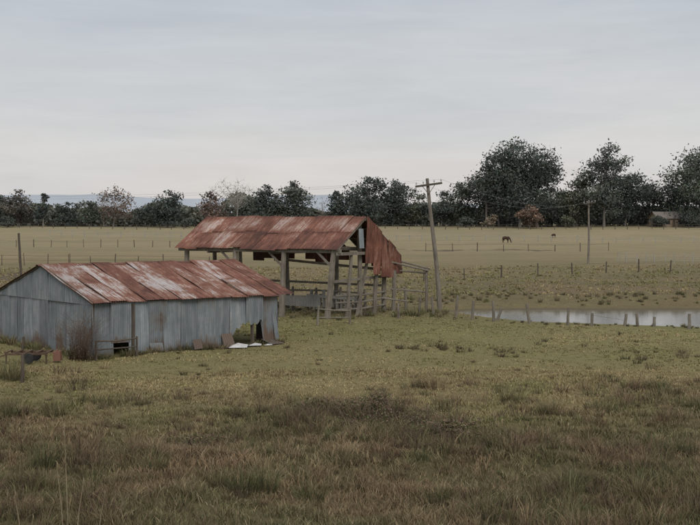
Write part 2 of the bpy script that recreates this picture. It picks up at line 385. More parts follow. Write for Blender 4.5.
while t<9.6:
    if i not in (2,7): 
        p=E0+D*t+P*(HW-.02); low=random.choice([2.5,2.65,2.8]); sheet(mb,(p.x,p.y,low),D,up,.78,3.55-low,rust=random.uniform(.5,.9),bright=random.random()*.3,warp=.04)
    t+=.75;i+=1
mb.build('rear_cladding',[RUST3],hs)
mb=MB()
B0=Vector((-.9,60.15,0))
fronts=[0.1,3.3,6.6,10.1]
for j,t in enumerate(fronts):
    p=B0+D*t+P*.15; ln=[(.28,.0),(.05,0),(0,0),(0,.05)][j]; p=Vector((p.x-ln[0],p.y,0)); mb.post(p.x,p.y,hE-.05,.16,(ln[0]+.1,ln[1]))
    q=B0+D*t+P*(HW-.15); mb.post(q.x,q.y,hE-.05,.13,(random.uniform(-.1,.1),0))
    c=B0+D*t+P*(HW/2); 
    if j in (0,3): mb.post(c.x+.05,c.y,hR-.35,.13,(-.02,0))
p=B0+P*1.35; mb.post(p.x-.05,p.y,3.3,.10,(.25,0)); p=B0+P*3.75; mb.post(p.x,p.y,3.0,.12,(.2,0)); p=B0+P*5.2-D*.3; mb.post(p.x,p.y,2.2,.12,(.05,0))
p=B0+P*2.0; mb.beam((p.x+.1,p.y,hz(p.x,p.y)),(p.x+.75,p.y+1,3.4),.12,.12)
f0=E0+P*.12; mb.beam(f0-D*.1+up*(hE-.16),f0+D*HL+up*(hE-.2),.1,.2)
r0=E0+P*(HW-.12); mb.beam(r0-D*.1+up*(hE-.16),r0+D*HL+up*(hE-.2),.1,.2)
mb.beam(E0+P*(HW/2)+up*(hR-.16),E0+P*(HW/2)+D*HL+up*(hR-.16),.08,.16)
for t in [.08,2.2,4.4,6.6,8.7,10.7]:
    a=E0+D*t; mb.beam(a+up*(hE-.12),a+P*(HW/2)+up*(hR-.1),.07,.13); mb.beam(a+P*HW+up*(hE-.12),a+P*(HW/2)+up*(hR-.1),.07,.13)
    if t in (.08,4.4,8.7): mb.beam(a+up*(hE-.3),a+P*HW+up*(hE-.32),.08,.16)
for q in (.33,.66):
    a=E0+P*(HW/2*q)+up*(hE+(hR-hE)*q-.13); mb.beam(a,a+D*HL,.07,.07); a=E0+P*(HW-HW/2*q)+up*(hE+(hR-hE)*q-.13); mb.beam(a,a+D*HL,.07,.07)
for j,t in enumerate(fronts[:3]):
    p=B0+D*t+P*.15; mb.beam(p+up*2.6,p+D*.95+up*(hE-.2),.08,.1)
a=B0+P*(HW-.3); mb.beam(a+up*2.35+D*.1,a+D*6.8+up*2.75,.07,.14); mb.beam(a+up*1.5+D*.1,a+D*9.8+up*1.55,.06,.12)
mb.beam(B0+P*.1+up*1.9,B0+P*HW+up*2.0,.06,.14)
mb.build('timber_frame',[WOOD],hs)
mb=MB()
for h in (.45,.8,1.15):
    a=B0+P*3.3+D*.1; mb.tube([a+up*h,a+D*3.2+up*(h+.05),a+D*6.5+up*(h-.04),a+D*9.8+up*h],.05,6)
    a=B0+P*.3; mb.tube([a+up*(h+.02),a+P*2.3+up*(h-.05),a+P*4.6+up*(h+.02)],.05,6)
for t in (.2,1.8,3.4,5,6.6,8.2,9.8):
    a=B0+P*3.25+D*t; mb.post(a.x,a.y,1.35,.08)
mb.build('stockyard_rails',[WOOD],hs)
mb=MB()
for i in range(12):
    a=B0+P*2.9+D*(.3+i*.29); z=hz(a.x,a.y)+.2+random.uniform(0,.1); mb.beam((a.x,a.y,z),(a.x+random.uniform(-.04,.04),a.y,z+random.uniform(.6,1.0)),.25,.03)
a=B0+P*2.8+D*.2; mb.beam(a+up*.85,a+D*3.5+up*.95,.04,.14); mb.beam(a+D*2.6+up*.6,a+D*5.0+up*.62,.04,.55); 
mb.build('feed_trough_boards',[WOODP],hs)
mb=MB(); a=E0+P*(HW)-D*.1
mb.tube([(2.2,64.0,2.75),(3.2,64.6,2.5),(4.25,65,2.25)],.05,6); mb.tube([(2.3,64.4,2.3),(4.2,65.3,2.1)],.045,6); mb.tube([(2.0,64.9,2.95),(4.4,66,2.3)],.045,6)
mb.tube([(2.2,64.1,1.3),(4.1,65.1,1.1)],.045,6); mb.tube([(1.6,61.6,1.0),(3.0,61.8,.8)],.04,6)
for (x,y,h) in [(4.15,65.1,2.3),(2.35,64.6,2.6),(3.1,65.6,1.2)]: mb.post(x,y,h,.09,(random.uniform(-.1,.25),0))
mb.build('collapsed_lean_to_poles',[WOOD],hs)
mb=MB()
for (x,y,h) in [(-1.55,56.6,.95),(.0,57.2,.8)]: mb.post(x,y,h,.06,(random.uniform(-.08,.08),0))
mb.tube([(-1.6,56.6,.82),(-.8,56.9,.72),(.05,57.2,.68)],.035,6); mb.tube([(-1.6,56.6,.4),(.05,57.2,.35)],.03,6)
mb.build('broken_rail_fence',[WOOD])

# ------------------------------------------------------------------ fences
def fence(name,pts,step,h,r,rails,mat,jit=.1,railr=.03):
    mb=MB(); pts=[Vector((*p,0)) for p in pts]
    for a,b in zip(pts[:-1],pts[1:]):
        n=max(1,int((b-a).length/step)); prev=None
        for i in range(n+1):
            p=a.lerp(b,i/n)+Vector((random.uniform(-jit,jit)*step*.6,random.uniform(-jit,jit),0)); hh=h*random.uniform(.85,1.15)
            mb.post(p.x,p.y,hh,r*random.uniform(.7,1.2),(random.uniform(-.1,.1),0),sides=6)
            if prev is not None:
                for q in rails: mb.tube([Vector((prev.x,prev.y,hz(prev.x,prev.y)+h*q)),Vector((p.x,p.y,hz(p.x,p.y)+h*q))],railr,4)
            prev=p
    return mb.build(name,[mat])
mb=MB()
for (x,y,h,lx) in [(2.45,60,.75,-.05),(3.6,63,.9,.1),(4.4,62.4,1.0,-.15),(5.5,62.4,1.1,.12),(6.1,60.0,.95,.1),(7.1,59,1.0,-.05),(7.25,59.6,.6,.3),(8.75,58.0,.95,-.2),(10.4,57.2,.85,.05),(11.5,56.9,.6,.02),(12.9,56.3,.55,.1),(13.5,56.1,.6,-.06),(14.2,56,.45,.05),(15.6,55.0,.7,.0),(17.6,54.6,.7,.1),(20,54.2,.8,0),(23,53.6,.8,.1)]:
    mb.post(x,y,h,.075,(lx,0),sides=7)
mb.tube([(3.6,63,.75),(4.4,62.4,.6),(5.5,62.4,.85)],.012,4); mb.tube([(6.1,60,.8),(7.1,59,.8),(8.6,58,.6),(10.4,57.2,.65),(12.9,56.3,.3)],.008,4)
mb.build('old_fence_posts',[WOOD])
fence('paddock_fence',[(29,130),(50,128),(75,126)],1.0,1.15,.05,(.3,.5,.7,.95),WOODP,railr=.025)
fence('paddock_fence',[(7,250),(60,246),(120,240)],2.6,1.3,.09,(.5,.95),WOODP,railr=.045)
fence('paddock_fence',[(12,190),(40,186)],4,1.2,.07,(.9,),WOODD,railr=.02)
fence('paddock_fence',[(-120,330),(0,326),(110,320)],3.2,1.3,.10,(.55,.95),WOODD,railr=.04)
fence('paddock_fence',[(-80,215),(-25,205),(5,200)],3,1.25,.07,(.9,),WOODD,railr=.02)
fence('paddock_fence',[(-60,134),(-30,128),(-12,124)],2.4,1.2,.05,(.5,.9),WOODD,railr=.015)
fence('paddock_fence',[(6,98),(13,104),(30,112)],3.5,1.1,.06,(.8,),WOODD,railr=.01)
fence('paddock_fence',[(-70,280),(-20,262),(6,258)],3,1.4,.10,(.5,.95),WOODP,railr=.05)

mb=MB(); mb.post(-10.15,37,.9,.06,(.02,0)); mb.build('fence_post',[WOODD])
mb=MB(); mb.post(-31.0,113,4.0,.12,(-.2,0)); mb.build('tall_timber_post',[WOODD])
mb=MB(); mb.post(-12.2,44.5,.7,.05,(.05,0)); mb.build('fence_post',[WOODD])

# ------------------------------------------------------------------ utility poles
def pole(x,y,h,lean,arm,ax,r=.13,tilt=.08):
    e=empty('utility_pole'); z=hz(x,y)
    mb=MB(); pts=[(x+lean*t+.05*math.sin(t*5),y,z-.3+(h+.3)*t) for t in (0,.2,.4,.6,.8,1)]; mb.tube(pts,[r*1.15,r*1.05,r*.95,r*.88,r*.8,r*.7],10); mb.build('pole_shaft',[WOOD],e)
    tx=x+lean*.96; tz=z+h-.35; mb=MB(); a=Vector((tx-ax.x*arm/2,y-.14-ax.y*arm/2,tz-tilt)); b=Vector((tx+ax.x*arm/2,y-.14+ax.y*arm/2,tz+tilt)); mb.beam(a,b,.09,.11)
    mb.beam(a.lerp(b,.25),(tx,y-.13,tz-.5),.03,.03); mb.beam(a.lerp(b,.75),(tx,y-.13,tz-.5),.03,.03)
    mb.build('crossarm',[WOODD],e)
    mb=MB(); att=[]
    for q in (.04,.3,.7,.96):
        p=a.lerp(b,q)+up*.06; mb.tube([p,p+up*.05,p+up*.07,p+up*.12,p+up*.17],[.015,.015,.045,.05,.03],8); att.append(p+up*.15)
    mb.build('insulators',[PALE],e); return att
a1=pole(4.9,65,7.2,-.68,1.45,Vector((1,0,0)),.12,.10)
a2=pole(25.8,130,6.9,.1,1.3,Vector((1,0,0)),.12)
a0=pole(-62,92,8.5,0,1.6,Vector((.3,.95,0)))
mb=MB()
def wire(a,b,sag,r=.008):
    pts=[]
    for i in range(25):
        t=i/24; p=a.lerp(b,t); pts.append(p-up*sag*4*t*(1-t))
    mb.tube(pts,r,4)
for i in (0,3): wire(a0[i],a1[i],1.3,.006)
for i in (0,3): wire(a1[i],a2[i],1.0,.005)
mb.build('power_line',[WIRE])

# ------------------------------------------------------------------ small farm trailer left of shed
tr=empty('flatbed_farm_trailer'); tx,ty=-11.35,42.3; tz=hz(tx,ty)
mb=MB()
for yy in (-.4,.4): mb.beam((tx-.75,ty+yy,tz+.34),(tx+.75,ty+yy,tz+.36),.06,.07)
for xx in (-.72,-.36,0,.36,.72): mb.beam((tx+xx,ty-.42,tz+.40),(tx+xx,ty+.42,tz+.40),.07,.04)
mb.beam((tx-.75,ty,tz+.3),(tx-1.35,ty-.1,tz+.12),.05,.05)
for xx in (-.7,.7): mb.beam((tx+xx,ty-.4,tz+.34),(tx+xx,ty-.4,tz+.0),.04,.04)
mb.build('frame',[STEEL],tr)
mb=MB()
for yy in (-.5,.5):
    pts=[(tx+.1,ty+yy-.06,tz+.2),(tx+.1,ty+yy-.045,tz+.2),(tx+.1,ty+yy+.045,tz+.2),(tx+.1,ty+yy+.06,tz+.2)]; mb.tube(pts,[.13,.19,.19,.13],18)
mb.build('wheels',[TYRE],tr)
mb=MB(); mb.beam((tx+.85,ty+.1,tz+.22),(tx+1.1,ty+.1,tz+.24),.3,.34); mb.tube([(tx+.95,ty,tz+.38),(tx+1,ty,tz+.46)],[.05,.04],8); mb.build('rusty_drum_box',[RUST3],tr)

# ------------------------------------------------------------------ horses
def horse(x,y,ang,graze,s=1.0):
    z=hz(x,y)
    V=[(0,0,1.25),(-.45,0,1.27),(-.72,0,1.22),(.4,0,1.2),(.72,0,1.27)]
    R=[(.32,.34),(.30,.33),(.22,.24),(.31,.35),(.2,.24)]
    E=[(0,1),(1,2),(0,3),(3,4)]
    def chain(root,pts,rad):
        prev=root
        for p,r in zip(pts,rad):
            V.append(p); R.append((r,r)); E.append((prev,len(V)-1)); prev=len(V)-1
        return prev
    if graze: chain(4,[(1.0,0,1.0),(1.2,0,.68),(1.3,0,.42),(1.38,0,.24),(1.42,0,.08)],[.16,.12,.12,.1,.06])
    else: chain(4,[(.98,0,1.6),(1.15,0,1.85),(1.35,0,1.8),(1.6,0,1.6)],[.16,.12,.12,.07])
    for sy in (-.17,.17):
        chain(1,[(-.62,sy,.98),(-.50,sy,.80),(-.74,sy,.50),(-.70,sy,.14),(-.64,sy,.03)],[.17,.11,.06,.045,.06])
        chain(3,[(.5,sy,.85),(.52+sy*.3,sy,.5),(.50+sy*.5,sy,.13),(.54+sy*.5,sy,.03)],[.13,.065,.045,.06])
    chain(2,[(-.86,0,1.15),(-.93,0,.85),(-.92,0,.55)],[.05,.07,.03])
    me=bpy.data.meshes.new('horse'); me.from_pydata([tuple(c*s for c in v) for v in V],E,[]); o=bpy.data.objects.new('horse',me); scene.collection.objects.link(o)
    sk=o.modifiers.new('skin','SKIN'); 
    for i,r in enumerate(R): me.skin_vertices[0].data[i].radius=(r[0]*s,r[1]*s)
    me.skin_vertices[0].data[0].use_root=True
    ss=o.modifiers.new('sub','SUBSURF'); ss.levels=2; ss.render_levels=2
    me.materials.append(HORSEM); o.location=(x,y,z); o.rotation_euler=(0,0,ang)
horse(30.8,237,.45,True,.9); horse(45.5,268,math.pi+.6,True,.6)

# ------------------------------------------------------------------ trees
def painted_haze(c): c=np.array(c); return c*1.0+np.array([.034,.038,.045])  # distance haze painted into foliage colour as a blue-grey lift, no real atmosphere
def tree(name,x,y,Ht,Wd,col,seed,leaf=.5,nleaf=3200,base=.32,bare=False,bark=(.20,.185,.17),flatten=1.0,gap=.0,cr=.165):
    r=np.random.default_rng(seed); random.seed(seed); z0=hz(x,y)
    mb=MB(); R0=max(.12,Ht*.016)
    th=Ht*max(base,.2); lean=r.uniform(-.06,.06)*Ht
    trunk=[(x,y,z0-.3),(x+lean*.3,y,z0+th*.5),(x+lean*.6,y,z0+th),(x+lean,y,z0+Ht*.7)]
    mb.tube(trunk,[R0*1.3,R0,R0*.8,R0*.3],7,1,bark)
    nc=max(11,int(Wd*Ht/9)); nc=min(nc,42); cen=[]
    # a few main limbs, each carrying its own bough of clumps -> uneven outline
    nb=int(r.integers(4,7)) if Ht<20 else 9; boughs=[]
    for kb in range(nb):
        a=2*math.pi*kb/nb+r.uniform(-.5,.5); q=r.uniform(.1,.95) if kb else .95; hh=base+.08+(.86-base-.08)*q
        rad=math.sqrt(max(.1,1-(2*q-.8)**2*.7))*Wd*.5*r.uniform(.35,.8); boughs.append((x+lean*q+rad*math.cos(a),y+rad*math.sin(a)*.9,hh*Ht))
    for i in range(nc):
        if r.random()<.62:
            b_=boughs[int(r.integers(nb))]; g_=r.normal(size=3)*np.array([.12*Wd,.12*Wd,.075*Ht]); zz_=min(max(b_[2]+g_[2],base*Ht+.6),Ht*.95)
            cen.append((b_[0]+g_[0],b_[1]+g_[1],z0+zz_,r.uniform(.5,1.3)))
        else:
            q=r.uniform(0,1); hh=base+.04+(.93-base-.04)*q; a=r.uniform(0,6.283)
            rr=math.sqrt(max(0.08,1-(2*q-.8)**2*.75))*Wd*.42*math.sqrt(r.random()); cen.append((x+lean*q+rr*math.cos(a),y+rr*math.sin(a)*.9,z0+hh*Ht,r.uniform(.5,1.35)))
    cen.append((x+lean,y,z0+Ht*.92,.7))
    for kk in range(3):
        cen.append((x+lean+r.uniform(-.22,.22)*Wd,y,z0+Ht*r.uniform(.3,.65),1.7))
    for c in cen[:40]:
        s=Vector(trunk[2]).lerp(Vector(trunk[3]),min(1,max(0,(c[2]-z0-th)/(Ht*.7)*.7))); e=Vector(c[:3]); mdl=s.lerp(e,.5)+Vector((r.uniform(-.3,.3),0,-Ht*.02))
        mb.tube([s,mdl,e],[R0*.36,R0*.24,R0*.10],5,1,bark)
        for k in range(9 if bare else 3):
            d=Vector((r.normal(),r.normal(),r.normal()*.7+.5)).normalized()*Wd*r.uniform(.08,.17)*(1.15 if bare else 1); mb.tube([e,e+d*.5+Vector((0,0,.1)),e+d],[R0*.11,R0*.08,R0*.03],4,1,bark)
    cs=min(Wd,Ht)*cr; C=np.array(cen); n=nleaf
    wts=C[:,3]**2.2; wts/=wts.sum(); ci=r.choice(len(C),n,p=wts)
    dirs=r.normal(size=(n,3)); dirs/=np.linalg.norm(dirs,axis=1)[:,None]; rd=r.uniform(.0,1,n)**.6*(1+.35*np.abs(r.normal(size=n)))
    sc=cs*C[ci,3]; pos=C[ci,:3]+dirs*(rd*sc)[:,None]*np.array([1.08,1.08,.68*flatten])
    pos[:,2]=np.maximum(pos[:,2],z0+r.uniform(.2,1.2,n))
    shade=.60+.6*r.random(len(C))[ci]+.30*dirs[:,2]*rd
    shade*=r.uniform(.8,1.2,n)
    n1=r.normal(size=(n,3)); n1/=np.linalg.norm(n1,axis=1)[:,None]; n2=np.cross(n1,r.normal(size=(n,3))); n2/=np.linalg.norm(n2,axis=1)[:,None]
    sz=leaf*r.uniform(.35,1.1,n)[:,None]
    q=np.stack([pos-n1*sz,pos-n2*sz*.55,pos+n1*sz,pos+n2*sz*.55],1).reshape(-1,3)
    colr=np.clip(painted_haze(np.array(col)[None]*shade[:,None]),.008,1)*np.stack([1+.08*r.normal(size=n),np.ones(n),1+.05*r.normal(size=n)],1)
    colr=np.clip(np.repeat(colr,4,axis=0),.005,1)
    V=np.concatenate([np.array([tuple(v) for v in mb.v]),q]); Cc=np.concatenate([np.array(mb.c),colr])
    tq=np.array([f for f in mb.f if len(f)==4])
    mi=[np.ones(len(tq))]; Fs=[tq]
    lq=(np.arange(n*4).reshape(-1,4)+len(mb.v)); Fs.append(lq); mi.append(np.zeros(n))
    return np_mesh(name,V,Fs,Cc,[LEAF,BARK],np.concatenate(mi))
DG=(.043,.053,.034); DG2=(.052,.058,.037); OL=(.085,.088,.045); BR=(.13,.085,.055); RB=(.12,.075,.048); PL=(.27,.25,.21)
T=[('eucalyptus_tree',-104,356,9,10,DG,2600,.03),('eucalyptus_tree',-97.5,352,11.2,10.5,(.08,.068,.045),2800,.05),
('cypress_tree',-89.5,350,10.3,4.6,DG,1800,.03),('eucalyptus_tree',-84.6,362,7.6,7,DG,1600,.03),('eucalyptus_tree',-76.5,355,7.5,8,(.065,.08,.045),1600,.03),
('deciduous_tree',-69,350,12.3,13,BR,1500,.12),('eucalyptus_tree',-61,365,6.5,7,DG2,1300,.03),('eucalyptus_tree',-53.5,352,11,13,DG,4400,.06),
('deciduous_tree',-40.5,350,10.8,10,RB,2100,.08),('eucalyptus_tree',-31,366,8,9,DG2,2000,.03),('eucalyptus_tree',-24,352,12.6,10.5,DG,4000,.05),('eucalyptus_tree',-16.2,350,13.6,11,DG2,4400,.05),
('eucalyptus_tree',-4,355,10.5,8.5,DG,2800,.05),('eucalyptus_tree',4.8,352,14.6,13.5,DG,6200,.05),('eucalyptus_tree',12.6,358,14,12,DG,5200,.05),('eucalyptus_tree',20,360,11.5,10,OL,2600,.05),
('eucalyptus_tree',27,356,10.5,11,DG,3000,.05),('eucalyptus_tree',33,360,13,12,(.06,.07,.04),4200,.05),('eucalyptus_tree',40.0,352,22,13,DG2,4600,.18),
('eucalyptus_tree',49.5,350,25.5,22,DG,15000,.12),('eucalyptus_tree',55.5,356,22,16,DG2,8500,.06),('eucalyptus_tree',44.5,358,17,14,DG,6000,.04),('eucalyptus_tree',67.5,358,15,14,OL,5600,.03),
('eucalyptus_tree',74.5,352,23.8,15,(.066,.075,.05),7500,.14),('eucalyptus_tree',82,358,15.5,14,DG,6000,.03),('eucalyptus_tree',90,362,12.8,12,DG2,4200,.03),('eucalyptus_tree',61,366,12,11,DG,3600,.03),
('eucalyptus_tree',102,350,24,22,(.056,.066,.038),13500,.07),('eucalyptus_tree',97,362,13,12,DG,3800,.03),('eucalyptus_tree',116,356,19,15,DG,5000,.08),('eucalyptus_tree',133,352,15,14,DG,3400,.08),('eucalyptus_tree',-118,352,12,12,DG,3400,.08),('eucalyptus_tree',-134,356,14,13,DG2,3400,.08),
('autumn_tree',50.5,338,6.6,9,(.14,.085,.05),2400,.05),('shrub',40,340,3.8,4.5,(.17,.13,.08),900,.05)]
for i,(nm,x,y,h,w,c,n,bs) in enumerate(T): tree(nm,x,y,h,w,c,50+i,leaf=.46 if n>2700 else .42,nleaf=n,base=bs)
tree('bare_tree',-33.6,352,14,14,PL,201,leaf=.2,nleaf=1600,base=.2,bare=True,bark=(.34,.32,.29))
tree('bare_tree',-73,356,11,9,(.2,.16,.12),202,leaf=.2,nleaf=500,base=.25,bare=True,bark=(.24,.21,.18))
tree('bare_tree',-8.5,356,9,7,(.2,.17,.14),203,leaf=.2,nleaf=300,base=.25,bare=True,bark=(.26,.24,.21))
r=np.random.default_rng(5); n=90000
bx=r.uniform(-330,330,n); by=r.uniform(368,400,n); big_=sstep(-40,40,bx)
hh=((2.2+1.6*big_)+(5.0+3*big_)*vnoise(bx,by*0,9,11)*vnoise(bx,by*0+5,31,12)*1.5+1.8*vnoise(bx,by*0,2.5,14))
uz=r.random(n)**.8; pz_=H(bx,by)+hh*uz; pos=np.stack([bx,by,pz_],1)
n1=r.normal(size=(n,3)); n1/=np.linalg.norm(n1,axis=1)[:,None]; n2=np.cross(n1,r.normal(size=(n,3))); n2/=np.linalg.norm(n2,axis=1)[:,None]; sz=r.uniform(.4,.85,n)[:,None]
q=np.stack([pos-n1*sz,pos-n2*sz*.7,pos+n1*sz,pos+n2*sz*.7],1).reshape(-1,3)
tone=vnoise(bx,by,6,13)[:,None]; col=np.array([.055,.062,.042])*(1-tone)+np.array([.115,.108,.07])*tone; col=painted_haze(col*(.62+.55*uz)[:,None]); col*= r.uniform(.8,1.2,n)[:,None]
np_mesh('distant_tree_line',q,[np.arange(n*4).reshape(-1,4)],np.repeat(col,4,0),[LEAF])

# ------------------------------------------------------------------ farm house
def house(name,x,y,w,d,h,rh,wall,roof,ang=0):
    e=empty(name); z=hz(x,y)-.1; ca,sa=math.cos(ang),math.sin(ang)
    def T_(p): return (x+p[0]*ca-p[1]*sa,y+p[0]*sa+p[1]*ca,z+p[2])
    mb=MB(); a=w/2;b=d/2
    vs=[T_(p) for p in [(-a,-b,0),(a,-b,0),(a,b,0),(-a,b,0),(-a,-b,h),(a,-b,h),(a,b,h),(-a,b,h),(-a,0,h+rh),(a,0,h+rh)]]
    mb.add(vs,[(0,1,5,4),(1,2,6,9,5),(2,3,7,6),(3,0,4,8,7)]); mb.build('walls',[wall],e)
    o=.5; mb=MB()
    for s in (-1,1):
        vs=[T_(p) for p in [(-a-o,s*(b+o),h-.25),(a+o,s*(b+o),h-.25),(a+o,0,h+rh+.06),(-a-o,0,h+rh+.06)]]; mb.add(vs,[(0,1,2,3)])
    mb.build('roof',[roof],e)
    mb=MB()
    for q in (-.36,-.12,.34):
        vs=[T_((q*w-.6,-b-.03,.9)),T_((q*w+.6,-b-.03,.9)),T_((q*w+.6,-b-.03,2.1)),T_((q*w-.6,-b-.03,2.1))]; mb.add(vs,[(0,1,2,3)])
    mb.build('windows',[TYRE],e)
    mb=MB(); q=.1; vs=[T_((q*w-.45,-b-.03,.1)),T_((q*w+.45,-b-.03,.1)),T_((q*w+.45,-b-.03,2.1)),T_((q*w-.45,-b-.03,2.1))]; mb.add(vs,[(0,1,2,3)]); mb.build('door',[WOODD],e)
BRICK=m_plain('tan_brick',(.26,.20,.15)); TILE=m_plain('roof_tiles',(.19,.165,.15))
house('brick_farmhouse',92.0,349,8,6,2.8,1.7,BRICK,TILE,.2)
def bush(name,x,y,w,h,seed,col=DG2): tree(name,x,y,h,w,col,seed,leaf=.35,nleaf=int(420*w),base=.02,cr=.26)
bush('shrub',88.3,344,5,3.2,301); bush('shrub',96.5,343,5,4,302); bush('shrub',-97,341,5,3,303); bush('shrub',33,343,4.5,3,305); bush('shrub',-46,344,5,2.6,306); bush('shrub',63,345,5,3,307,OL)

# ------------------------------------------------------------------ grass & plants
def blades(px,py,h,w,lean,az,col,rngx,tipcol=1.25):
    n=len(px); z=H(px,py)-.015
    dx=np.cos(az);dy=np.sin(az); fa=rngx.uniform(0,6.283,n); wx=np.cos(fa)*w*.5; wy=np.sin(fa)*w*.5
    b=np.stack([px,py,z],1); wv=np.stack([wx,wy,np.zeros(n)],1); ld=np.stack([dx,dy,np.zeros(n)],1)
    mid=b+ld*(lean*h*.35)[:,None]+np.array([0,0,1])*(h*.55)[:,None]
    tip=b+ld*(lean*h)[:,None]+np.array([0,0,1])*(h*(1-.25*lean))[:,None]
    V=np.stack([b-wv,b+wv,mid+wv*.7,mid-wv*.7,tip],1).reshape(-1,3)
    i=np.arange(n)[:,None]*5; Q=np.concatenate([i,i+1,i+2,i+3],1); Tt=np.concatenate([i+3,i+2,i+4],1)
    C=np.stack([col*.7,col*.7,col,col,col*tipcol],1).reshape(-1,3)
    return V,Q,Tt,C
def merge(name,parts,mats):
    o=0;Vs=[];Qs=[];Ts=[];Cs=[]
    for V,Q,Tt,C in parts: Vs.append(V);Qs.append(Q+o);Ts.append(Tt+o);Cs.append(C);o+=len(V)
    return np_mesh(name,np.concatenate(Vs),[np.concatenate(Qs),np.concatenate(Ts)],np.clip(np.concatenate(Cs),.004,1),mats)
def in_shed(px,py):
    dx=px-C1.x; dy=py-C1.y; det=U.x*G.y-U.y*G.x; a=(dx*G.y-dy*G.x)/det; bq=(U.x*dy-U.y*dx)/det
    return (a>-.02)&(a<Ls+.02)&(bq>-.02)&(bq<W+.02)
r=np.random.default_rng(21)
def frontness(xx,yy): return 1-sstep(24,39,yy+11*(vnoise(xx,yy,5,33)-.5)+5*(vnoise(xx,yy,1.5,36)-.5))
def sward(nt_,y0,y1,pw,bl,hmin,hmax,wk):
    u=r.random(nt_); yy=(y0**pw+(y1**pw-y0**pw)*u)**(1/pw); xx=(r.random(nt_)-.5)*2*(.34*yy+2.5)
    pd=pond_d(xx,yy); ok=~in_shed(xx,yy)&~((pd<1.12)&(xx>4)); xx=xx[ok];yy=yy[ok];pd=pd[ok]; m=len(xx)
    green=np.clip(vnoise(xx,yy,5,31)*.6+vnoise(xx,yy,1.3,32)*.5-.08,0,1); green=np.clip((green-.3)*2.4,0,1)
    front=frontness(xx,yy)
    hgt=(hmin+(hmax-hmin)*vnoise(xx,yy,1.7,34)**1.5)*(1+1.6*front*(.2+vnoise(xx,yy,.8,37)))
    hgt=hgt*np.where((xx>4)&(pd<1.9),.45,1)
    cg=np.array([.18,.18,.072]); ct=np.array([.30,.24,.13]); cb=np.array([.195,.135,.083]); co=np.array([.125,.118,.058])
    colm=cg*green[:,None]+ct*(1-green[:,None]); colf=co*green[:,None]+cb*(1-green[:,None]); col=colm*(1-front[:,None])+colf*front[:,None]
    col=col*(.58+.45*vnoise(xx,yy,3.1,35)+.45*vnoise(xx,yy,.7,38))[:,None]
    R=lambda a:np.repeat(a,bl,axis=0)
    bx=R(xx)+r.normal(0,.06,m*bl); by=R(yy)+r.normal(0,.06,m*bl)
    cc=R(col)*r.uniform(.7,1.35,m*bl)[:,None]; dry=r.random(m*bl)<.17; cc[dry]=np.array([.35,.28,.17])*r.uniform(.6,1.1,dry.sum())[:,None]
    return blades(bx,by,R(hgt)*r.uniform(.5,1.3,m*bl),wk*R(yy)*r.uniform(.6,1.3,m*bl),r.uniform(.1,1.0,m*bl),r.uniform(0,6.283,m*bl),cc,r)
parts=[sward(27000,16,40,.6,9,.05,.13,.0007),sward(16000,36,68,.8,7,.04,.10,.0009),sward(9000,68,125,1,6,.08,.22,.0009)]
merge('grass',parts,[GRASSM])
def tussocks(pts,bl,hr,spread,cols,wk=.012):
    P_=[]
    for (x,y,s) in pts:
        n=int(bl*r.uniform(.7,1.3)); a=r.uniform(0,6.283,n); rr=spread*s*np.sqrt(r.random(n)); c=np.array(cols[r.integers(len(cols))])*r.uniform(.7,1.2)
        h=r.uniform(hr[0],hr[1])*s*r.uniform(.45,1.15,n)
        P_.append(blades(x+rr*np.cos(a),y+rr*np.sin(a)*.8,h,np.full(n,wk)*r.uniform(.7,1.3,n)*(y/30)**.6,np.clip(rr/(spread*s)*.8+r.normal(0,.15,n),.02,1.2),a+r.normal(0,.6,n),c[None]*r.uniform(.6,1.4,n)[:,None],r,1.4))
    return P_
pts=[]
while len(pts)<1900:
    y=17.5*(46/17.5)**random.random(); x=random.uniform(-1,1)*(.33*y+2)
    dn=float(vnoise(x,y,2.6,41))*.6+float(vnoise(x,y,7,42))*.5; keep=float(frontness(x,y))
    if random.random()<max(0,dn-.25)**1.4*3.2*(.05+keep): pts.append((x,y,random.uniform(.3,1.1)*(.5+dn)))
TC=[(.21,.16,.095),(.13,.125,.06),(.27,.205,.12),(.10,.105,.05),(.17,.12,.078),(.12,.088,.058),(.11,.10,.052),(.15,.10,.07),(.19,.14,.085)]
pp=tussocks(pts,42,(.26,.54),.2,TC)
big=[(-2.0,22.4,1.3),(-1.6,22.6,1.1),(-.75,22.2,1.25),(-2.5,22.9,1.0),(4.1,22.3,1.2),(4.4,23,1.0),(-6.3,24.5,1.2),(-5.8,22.5,1.0),(1.6,21.2,1.0),(5.2,21.6,.9),(-9.0,31,1.3),(-8.7,30.5,1.1),(-7.6,30.8,1.0),(-9.9,29.8,1.0),(5.1,31,1.2),(4.4,33,1.1),(-10.9,38,1.6),(-10.6,37.6,1.4),(-3.9,24,1.0),(3.2,26,1.0)]
pp+=tussocks(big,150,(.42,.62),.2,[(.12,.125,.058),(.17,.15,.08),(.135,.13,.065)])
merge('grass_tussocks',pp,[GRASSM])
mid=[(random.gauss(3.0,.9),random.gauss(46,.5),random.uniform(.4,.9)) for _ in range(24)]+[(random.gauss(6.0,.5),random.gauss(45,.4),.6) for _ in range(7)]+[(random.uniform(5,14),random.uniform(38,53),random.uniform(.3,.7)) for _ in range(26)]+[(random.uniform(-8,5),random.uniform(38,55),random.uniform(.3,.6)) for _ in range(24)]
pp=tussocks(mid,34,(.22,.42),.2,[(.12,.10,.055),(.15,.12,.07)],.014)
edge=[]
for i in range(90):
    t=random.uniform(-.3,8.4); p=C1+U*t+fn*random.uniform(.08,.4); edge.append((p.x,p.y,random.uniform(.35,.9)))
for i in range(50):
    p=C1+G*random.uniform(0,8.4)+gn*random.uniform(.1,.6); edge.append((p.x,p.y,random.uniform(.5,1.1)))
